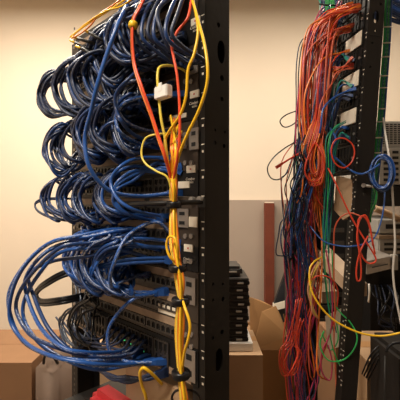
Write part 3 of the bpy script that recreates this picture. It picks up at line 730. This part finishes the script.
for i in range(12):
    x = 264 + random.random() * 30
    rc([(306 + J(6), 118 + J(14), 1.0), (298 + J(4), 142 + J(8), .98), (x + 12, 168 + J(8), .97), (x + 10 + J(4), 188 + J(6), .97), (x * .4 + 178 + J(4), 220 + J(12), .98), (296 + J(8), 262 + J(14), .99)][J(1) > .3:], random.choice([M['blackc'], M['blackc'], M['navy'], M['salmon'], M['teal']]), 'thin dark or salmon strand straying from the curtain over the wall', g, .0015)
g = 'blue tangle over the lower right rack'
for i in range(16):
    x = 288 + random.random() * 20
    rc([(325 + J(12), 118 + J(20), .98), (312 + J(8), 150 + J(8), .95), (x + 8, 178 + J(6), .94), (x, 205 + J(8), .97 + J(.04)), (x + J(10), 240 + J(20), .97), (x + 6 + J(12), 275 + J(20), 1.0)], random.choice([M['blue2'], M['blue'], M['blackc']]), 'blue or black cable in the knot below the curtain', g, .0019)
g = 'blue cables hugging the panel fronts'
for i in range(14):
    y = random.choice([86, 96, 128, 138, 60, 100])
    rc([(350 + J(4), y, .975), (341, y - 3 + J(3), .99), (334 + J(4), y + 12 + J(5), 1.0), (330 + J(4), y + 35, 1.0), (329 + J(5), 185, 1.0), (326 + J(4), 235 + J(20), 1.0)], random.choice([M['blue'], M['navy'], M['blue2'], M['teal']]), 'blue or teal cable dropping along the panel fronts of the right rack', g, .0024, (1, 0))
for i in range(3):
    x = 326 + i * 1.6
    rc([(344, 122 + i, .96), (334, 128 + i, .95), (x + 1, 142, .94), (x + 1, 172, .94), (x, 210, .95), (x - 2, 250, .96), (x, 300, .98), (x + 8, 332, .98)], M['green'] if i % 2 else M['teal'], 'green cable falling from the panel under the lowest cream blank', 'green cables falling inside the tangle', .0014, jit=2)
# single recognisable cables
rc([(303, 108, 1.0), (296, 111, .98), (286, 115, .97), (280, 121, .97), (284, 127, .97), (292, 125, .98), (300, 118, 1.0), (304, 112, 1.0)], M['blackc'], 'black cable in a small oval loop against the bare wall', r=.0017)
rc([(304, 128, 1.0), (297, 140, .98), (285, 148, .97), (274, 157, .97), (267.5, 168, .97), (271, 178, .97), (280, 179, .97), (289, 170, .98), (293, 156, .98), (300, 140, 1.0)], M['blackc'], 'black cable in the larger loop left of the orange teardrop', r=.0017)
rc([(320, 139, .95), (313, 146, .93), (307, 160, .92), (305, 172, .92), (310, 181, .92), (319, 180, .92), (324, 169, .92), (323, 157, .92), (318, 146, .93), (314, 138, .95)], M['redc'], 'orange-red cable in a bright teardrop loop over the curtain', r=.0021)
rc([(316, 140, .95), (312, 152, .93), (310, 165, .925), (313, 174, .925), (318, 170, .925), (319, 156, .93), (317, 142, .95)], M['salmon'], 'smaller orange loop nested in the bright teardrop', r=.0020)
for i in range(9):
    a = i * 1.4 - 5
    rc([(318 + a * .4, 112 + J(4), .96), (314 + a, 130, .94), (309 + a, 148 + J(3), .935), (308 + a, 166 + J(6), .935), (314 + a, 182 + J(6), .935), (320 + a * .6, 174 + J(5), .935), (321 + a * .6, 156, .94), (317 + a * .5, 138, .95)], random.choice([M['redc'], M['salmon'], M['redc'], M['orange']]), 'orange-red cable in the cluster of loops behind the bright teardrop', 'orange loops behind the teardrop', .0020)
for i in range(6):
    a = J(6)
    rc([(306 + a, 135, .95), (300 + a, 152 + J(5), .93), (304 + a, 168, .93), (296 + a, 186 + J(5), .93), (302 + a, 206, .93), (294 + a, 232 + J(8), .94)], M['blackc'] if i % 2 else M['navy'], 'dark cable wriggling down in front of the blue tangle', 'wriggling dark cables', .0017)
rc([(310, 146, .97), (300, 153, .95), (288, 160, .94), (277, 167, .94)], M['redc'], 'orange cable end sticking out over the wall beside the black loop', r=.0026, ends=(0, 1))
rc([(332, 146, .92), (336, 139.5, .92), (344, 138.5, .92), (352, 144, .92), (354.5, 153, .92), (351, 163, .92), (343, 168, .92), (335, 163, .92), (331.5, 154, .92)], M['redc'], 'orange cable ring in front of the switch below the cream blanks', r=.0020, closed=True)
rc([(330, 128, .97), (336, 140, .93), (330, 152, .93), (338, 160, .93), (350, 170, .93), (362, 174, .90), (374, 168, .89), (380, 164, .89)], M['blue2'], 'blue cable swinging from the tangle across the post to the blue coil', r=.0026)
rc([(352, 58, .95), (343, 68, .96), (333, 82, .95), (322, 100, .94), (319, 118, .94), (326, 134, .95)], M['salmon'], 'orange cable curving from the port above the middle cream blank', r=.0021, ends=(1, 0))
rc([(355, 89, .94), (345, 92, .95), (332, 99, .94), (323, 110, .93), (321, 126, .93), (318, 140, .95)], M['blue2'], 'blue cable arching left from below the middle cream blank', r=.0026, ends=(1, 0))
rc([(328, 168, .93), (336, 184, .91), (345, 204, .90), (354, 222, .89), (365, 240, .88), (375, 256, .88), (375, 262, .88), (368, 263, .88), (361, 254, .88), (358, 238, .88), (358, 222, .88), (362, 216, .88), (368, 222, .88), (372, 238, .88), (375, 254, .885)], M['redc'], 'orange cable crossing the post diagonally and looping back at its middle', r=.0021)
rc([(368, 236, .88), (360, 252, .875), (356.5, 268, .875), (357, 280, .875), (360.5, 279, .875), (361, 266, .875), (359, 250, .875), (357, 238, .875), (359, 222, .88), (365, 215, .88), (370, 226, .88), (373, 246, .88)], M['redc'], 'orange cable hanging in a narrow hairpin over the post', r=.0020)
rc([(360, 216, .89), (350, 213, .90), (340, 218, .91), (334.5, 230, .92), (334, 250, .93), (334, 280, .94), (335, 310, .95), (334, 340, .96), (336, 380, .97), (336, 420, .97)], M['salmon'], 'orange cable arching left then dropping straight beside the post', r=.0019)
rc([(385, 186, .97), (384, 205, .93), (380, 225, .90), (372, 240, .885), (355, 246, .88), (337, 245.5, .90), (322, 240, .93), (310, 226, .96)], M['blue2'], 'blue cable sagging under the coil across the post', r=.0019)
rc([(322, 257, .95), (314, 262, .93), (309.5, 272, .92), (313, 294, .90), (330, 317, .88), (356, 331.5, .87), (380, 336, .87), (404, 332, .87), (420, 328, .87)], M['yellow'], 'yellow cable swooping low across the foot of the right rack', r=.0024)
rc([(324, 331, .95), (320, 345, .95), (328, 360, .94), (343, 360, .94), (354, 349, .93), (357, 336, .93), (350, 322, .94), (340, 312, .95), (335, 300, .96), (332, 250, .98)], M['green'], 'green cable making a wide ring under the yellow one', r=.0019)
rc([(322, 333, .97), (330, 350, .97), (338, 340, .96), (336, 322, .97), (330, 334, .96), (338, 362, .96), (352, 380, .96)], M['green'], 'green cable crumpled inside the wide green ring', r=.0018)
rc([(296, 215, .98), (288, 217, .98), (281, 222, .98), (278.5, 235, .98), (276, 253, .98), (283, 256, .98), (297, 255, 1.0)], M['navy'], 'navy cable bent in a square hook toward the wooden batten', r=.0017)
rc([(298, 262, .98), (290, 246, .98), (288, 238, .98), (292, 226, .98), (300, 220, 1.0)], M['magenta'], 'thin magenta cable curling beside the navy hook', r=.0018)
for i in range(7):
    a = J(3)
    rc([(300 + a, 300, .97), (293 + a, 338, .95), (285 + a, 350, .94), (282 + a, 365, .94), (288 + a, 376, .94), (296 + a, 368, .94), (299, 352, .95), (296 + a, 342, .96), (302, 320, .98)], M['redc'], 'red cable of the wavy loops near the floor beside the open box', 'wavy red loops near the floor', .0012, jit=2.5)
for i in range(3):
    rc([(318 + i, 262, .97), (312 + i * 2, 272 + i, .95), (308 + i * 2, 290, .95), (312, 305 + i * 3, .95), (318, 318, .97)], M['pale'] if i % 2 else M['peach'], 'pale cable clustered where the yellow one begins', 'pale short cables', .0022)
rc([(308, 282, .95), (318, 276, .93), (330, 278, .93), (338, 292, .95), (334, 320, .96), (326, 345, .97), (318, 372, .97)], M['redc'], 'red cable arching past the short pale cables', r=.0018)
rc([(326, 250, .95), (332, 290, .95), (331, 330, .96), (322, 352, .96), (322, 372, .96), (330, 380, .96), (332, 362, .96), (328, 345, .96)], M['magenta'], 'red-pink cable with a small loop at the bottom of the tangle', r=.0020)
# green and blue bundle tied behind the post
for i in range(10):
    o_ = i / 9 - .5
    w = 5.5
    rc([(398 + o_ * w, -306, 1.03), (394 + o_ * w, -120, 1.03), (389 + o_ * w, -10, 1.03), (387 + o_ * w, 40, 1.03), (384 + o_ * w, 80, 1.03), (381.5 + o_ * w, 115, 1.03), (378.5 + o_ * w, 145, 1.03), (376 + o_ * w, 172, 1.03), (371 + o_ * w, 205, 1.03), (363 + o_ * w, 235, 1.03), (356 + o_ * w, 300, 1.02), (351 + o_ * w, 420, 1.02)], [M['green'], M['teal'], M['teal'], M['blue'], M['green'], M['green'], M['blue'], M['teal'], M['blue'], M['blue2']][i],
       'green or blue cable of the tied bundle running down behind the right post', 'tied bundle behind the right post', .0032)
for y in (27, 43, 57, 76, 88, 109, 122, 138, 153):
    x = 391 - y * .095
    c = P(x - .5, y, 1.02)
    bm = bmesh.new(); tube(bm, [c + Vector((-.016, 0, 0)), c + Vector((.014, 0, .001))], .0017, 6)
    tag(link('cable_tie', bm, M['whitec']), 'white zip tie round the green and blue bundle behind the post', 'cable tie', 'white ties of the tied bundle')
# green and blue bundles high behind the curtain
for i in range(14):
    x = 320 + i * 1.5
    rc([(x + 22, -278, 1.13), (x + 8, -120, 1.13), (x, -14, 1.13), (x + J(1), 5, 1.13), (x - 1, 25, 1.13), (x - 2, 45 + J(6), 1.13), (x, 80 + J(10), 1.13), (x, 130, 1.13)], (M['green'] if 3 < i < 10 else M['blue']) if i else M['teal'], 'green or blue cable in the tied trunk high behind the orange curtain', 'green and blue trunk behind the curtain', .0036)
for y in (4, 22):
    bm = bmesh.new(); tube(bm, [P(319, y, 1.10), P(330, y + 1.5, 1.095), P(341, y + 1, 1.10)], .0028, 6); tag(link('cable_tie', bm, M['blackc']), ('upper' if y < 10 else 'lower') + ' black tie round the green and blue trunk behind the curtain', 'cable tie')
for i in range(12):
    rc([(392 + i * .5, -282, 1.12), (388 + i * .5, -120, 1.12), (374, -24 + i * 2, 1.12), (358, -6 + i * 1.2, 1.10), (345 + J(2), 2 + i * 1.4, 1.10), (335 + J(3), 14 + i * 2.0, 1.12), (337 + J(3), 45 + J(6), 1.14), (338 + J(3), 100 + J(10), 1.15)], random.choice([M['blue2'], M['blue'], M['blue2']]), 'bright blue cable curving over the top of the right rack', 'blue cables over the top of the right rack', .0032)
for i in range(14):
    rc([(384 + i, -205, 1.45), (378 + i * .6, -80, 1.45), (374, -14 + i * 1.8, 1.45), (382, -6 + i * 1.8 + J(2), 1.45), (392, -2 + i * 1.8 + J(2), 1.45), (402, 2 + i * 1.7, 1.45), (425, 8 + i * 1.4, 1.45), (480, 4 + i * 1.4, 1.5), (590, 6 + i * 1.4, 2.59)], M['navy'] if i > 8 else random.choice([M['blue'], M['blue2'], M['navy']]), 'dark blue cable in the heavy bundle at the top behind the right post', 'heavy blue bundle behind the right post', .0045)
# blue coil
for i in range(14):
    rx, ry = 10.5 + J(2.2), 16 + J(2.4); cx, cy = 382 + J(1.5), 173 + J(1.5); Z = .905 + J(.012)
    rc([(cx + rx * math.cos(t), cy + ry * math.sin(t), Z) for t in [2 * math.pi * k / 10 for k in range(10)]], M['blue2'] if i % 3 else M['blue'], 'turn of bright blue cable in the coil hung beside the right post', 'bright blue hanging coil', .0019, closed=True)
rc([(383, 118, 1.02), (385, 132, .99), (388, 150, .95), (391, 172, .92), (392.5, 195, .92), (394, 220, .95), (395, 245, .95), (393, 270, .95), (395, 292, .95), (400, 318, .95), (404, 340, .95)], M['whitec'], 'white cable dangling beside the blue coil', r=.0027)
rc([(372, 186, .98), (376, 192, .97), (375.5, 202, .97), (371, 213, .98), (370, 222, .99)], M['green'], 'short green cable bowing under the blue coil', r=.0030)
n_, z_ = R.side(366, 186)
t = thing('standoff_bolt', R.w(0, n_, z_), 'pale standoff bolt projecting from the right rack post beside the blue coil', 'bolt')
bm = bmesh.new(); tube(bm, [P(364, 185.5, .93), P(374, 187, .96)], .0036, 8); link('shaft', bm, M['whitec'], t)
bm = bmesh.new(); disc(bm, P(364, 185.5, .932), (-1, -1, .1), .0058, .004, 10); link('head', bm, M['silver'], t)

# ------------------------------------------------------------------ equipment behind the right rack, on a wheeled cabinet
t = thing('equipment_cabinet', (.95, 1.9, 0), 'black open equipment cabinet behind the right rack holding grey units', 'cabinet')
X0, X1, Y0, Y1 = .74, 1.35, 1.55, 2.1
for x in (X0, X1 - .03):
    for y in (Y0, Y1 - .03):
        B('upright', WORLD, (x, x + .03, y, y + .03, 0, 1.62 if y > 1.8 else 1.01), M['black'], t)
for z in (.06, .40, .72):
    B('shelf', WORLD, (X0 + .031, X1 - .031, Y0 + .002, Y1 - .002, z, z + .02), M['dgrey'], t)
B('side_panel', WORLD, (X0 - .006, X0 - .0005, Y0, Y1, .02, 1.0), M['black'], t)
B('back_panel', WORLD, (X0, X1, Y1 + .001, Y1 + .01, .02, 1.0), M['black'], t)
def grille(name, x0, x1, y0, y1, z0, z1, label, m, rows, cols, cat='amplifier'):
    t = thing(name, ((x0 + x1) / 2, (y0 + y1) / 2, z0), label, cat)
    bm = bmesh.new(); box(bm, WORLD, x0, x1, y0, y1, z0, z1, .004); link('case', bm, m, t)
    bm = bmesh.new()
    for i in range(rows):
        for j in range(cols):
            cw = (x1 - x0 - .03) / cols; ch = (z1 - z0 - .02) / rows
            a = x0 + .015 + j * cw; b = z0 + .01 + i * ch
            box(bm, WORLD, a + cw * .15, a + cw * .85, y0 - .0012, y0 + .001, b + ch * .25, b + ch * .75)
    link('vent_slot', bm, M['recess'], t); return t
# grey vented units, one above another
grille('server_chassis', .80, 1.30, 1.62, 2.05, 1.490, 1.605, 'topmost grey vented unit with fine perforation beside the white cable', M['grey'], 10, 26, 'server')
grille('server_chassis', .80, 1.30, 1.61, 2.05, 1.318, 1.486, 'grey unit with wide vent slots directly behind the blue coil', M['grey'], 6, 12, 'server')
grille('server_chassis', .79, 1.30, 1.60, 2.05, 1.222, 1.312, 'black unit sandwiched under the slotted grey one', M['black'], 2, 6, 'server')
grille('server_chassis', .775, 1.30, 1.56, 2.04, 1.105, 1.165, 'pale grey unit carrying a tan roll, below the blue coil', M['grey'], 1, 5, 'server')
grille('server_chassis', .775, 1.30, 1.56, 2.04, 1.015, 1.080, 'grey unit just above the silver drawer', M['grey'], 2, 9, 'server')
bm = bmesh.new(); tube(bm, [P(374, 208, 1.5), P(386, 213, 1.52), P(399, 219, 1.56)], .014, 10); o = tag(link('paper_roll', bm, M['card2']), 'tan paper roll lying on the pale grey unit below the blue coil', 'roll')
bm = bmesh.new(); tube(bm, [P(373.6, 207.8, 1.498), P(374.4, 208.2, 1.502)], .009, 10); link('roll_core', bm, M['recess'], o)
B('shelf', WORLD, (X0 + .031, X1 - .031, Y0 + .002, Y1 - .002, 1.082, 1.098), M['tanwood'], t)
B('shelf', WORLD, (X0 + .031, X1 - .031, Y0 + .002, Y1 - .002, .985, 1.004), M['dgrey'], t)
tt = thing('slide_out_tray', (.92, 1.3, .93), 'silver slide-out tray unit below the grey units', 'tray')
bm = bmesh.new(); prism(bm, [P(366.5, 261, 1.35), P(393, 256, 1.40), P(394, 268, 1.40), P(367, 274.5, 1.35)], Vector((.03, .24, 0))); link('drawer_front', bm, M['silver'], tt)
bm = bmesh.new(); prism(bm, [P(392.5, 255, 1.39), P(398, 255, 1.39), P(398, 270, 1.39), P(393, 270, 1.39)], Vector((.0, .02, 0))); link('end_bracket', bm, M['grey'], tt)
bm = bmesh.new(); prism(bm, [P(372, 266.8, 1.348), P(388, 263.4, 1.375), P(388, 264.6, 1.375), P(372, 268, 1.348)], Vector((-.001, -.002, 0))); link('handle', bm, M['dgrey'], tt)
for i in range(7):
    rc([(372 + i * 3, 285, 1.5), (374 + i * 4, 300 + J(6), 1.42), (385 + J(10), 318 + J(8), 1.4), (396, 330 + J(8), 1.45)], M['navy'] if i % 2 else M['blackc'], 'dark cable inside the black cabinet behind the right rack', 'dark cables inside the cabinet', .003)
rc([(369, 284, 1.3), (369.5, 292, 1.29), (368.5, 302, 1.3)], M['whitec'], 'short pale cable stub below the silver drawer', r=.0034)
carton('cardboard_box', WORLD, .52, .735, 1.12, 1.38, 0, .745, M['card2'], 'pale beige box standing at the foot of the right rack post', 'box', tape=M['card'])
for i in range(4):
    rc([(362 + i * 2, 374 + i * 2, 1.06), (370 + i * 2, 356 + i * 3, 1.04), (380, 345 + i * 4, 1.04), (392, 342 + i * 3, 1.06), (404, 346, 1.1)], M['blackc'], 'black power lead draped over the pale beige box', 'black power leads on the beige box', .0024)
t = thing('carry_case', (.66, 1.0, 0), 'black carry case with curved top edge in the lower right corner', 'case')
bm = bmesh.new(); box(bm, WORLD, .515, .75, .92, 1.10, 0.0, CZ - 147 / F * .98, .012); link('case_body', bm, M['black'], t)
bm = bmesh.new(); tube(bm, smooth_path([P(386, 352, .93), P(390, 345, .93), P(400, 343, .93), P(410, 350, .93)], 5), .004, 6); link('handle', bm, M['blackc'], t)
bm = bmesh.new(); tube(bm, [P(385, 356, .918), P(384, 420, .918)], .002, 6); link('piping', bm, M['dgrey'], t)

# ------------------------------------------------------------------ world, camera, look
w = bpy.data.worlds.new('world'); SC.world = w; w.use_nodes = True
w.node_tree.nodes['Background'].inputs[0].default_value = (1, .85, .7, 1); w.node_tree.nodes['Background'].inputs[1].default_value = 0.03
cd = bpy.data.cameras.new('camera'); co = bpy.data.objects.new('camera', cd); COL.objects.link(co)
cd.sensor_width = 36; cd.lens = 36 * F / 400; cd.clip_start = .02
co.location = (0, 0, CZ); co.rotation_euler = (math.pi / 2, 0, 0)
SC.camera = co
SC.view_settings.view_transform = 'Standard'; SC.view_settings.look = 'None'; SC.view_settings.gamma = 1
SC.view_settings.use_curve_mapping = False; SC.view_settings.exposure = 0.12
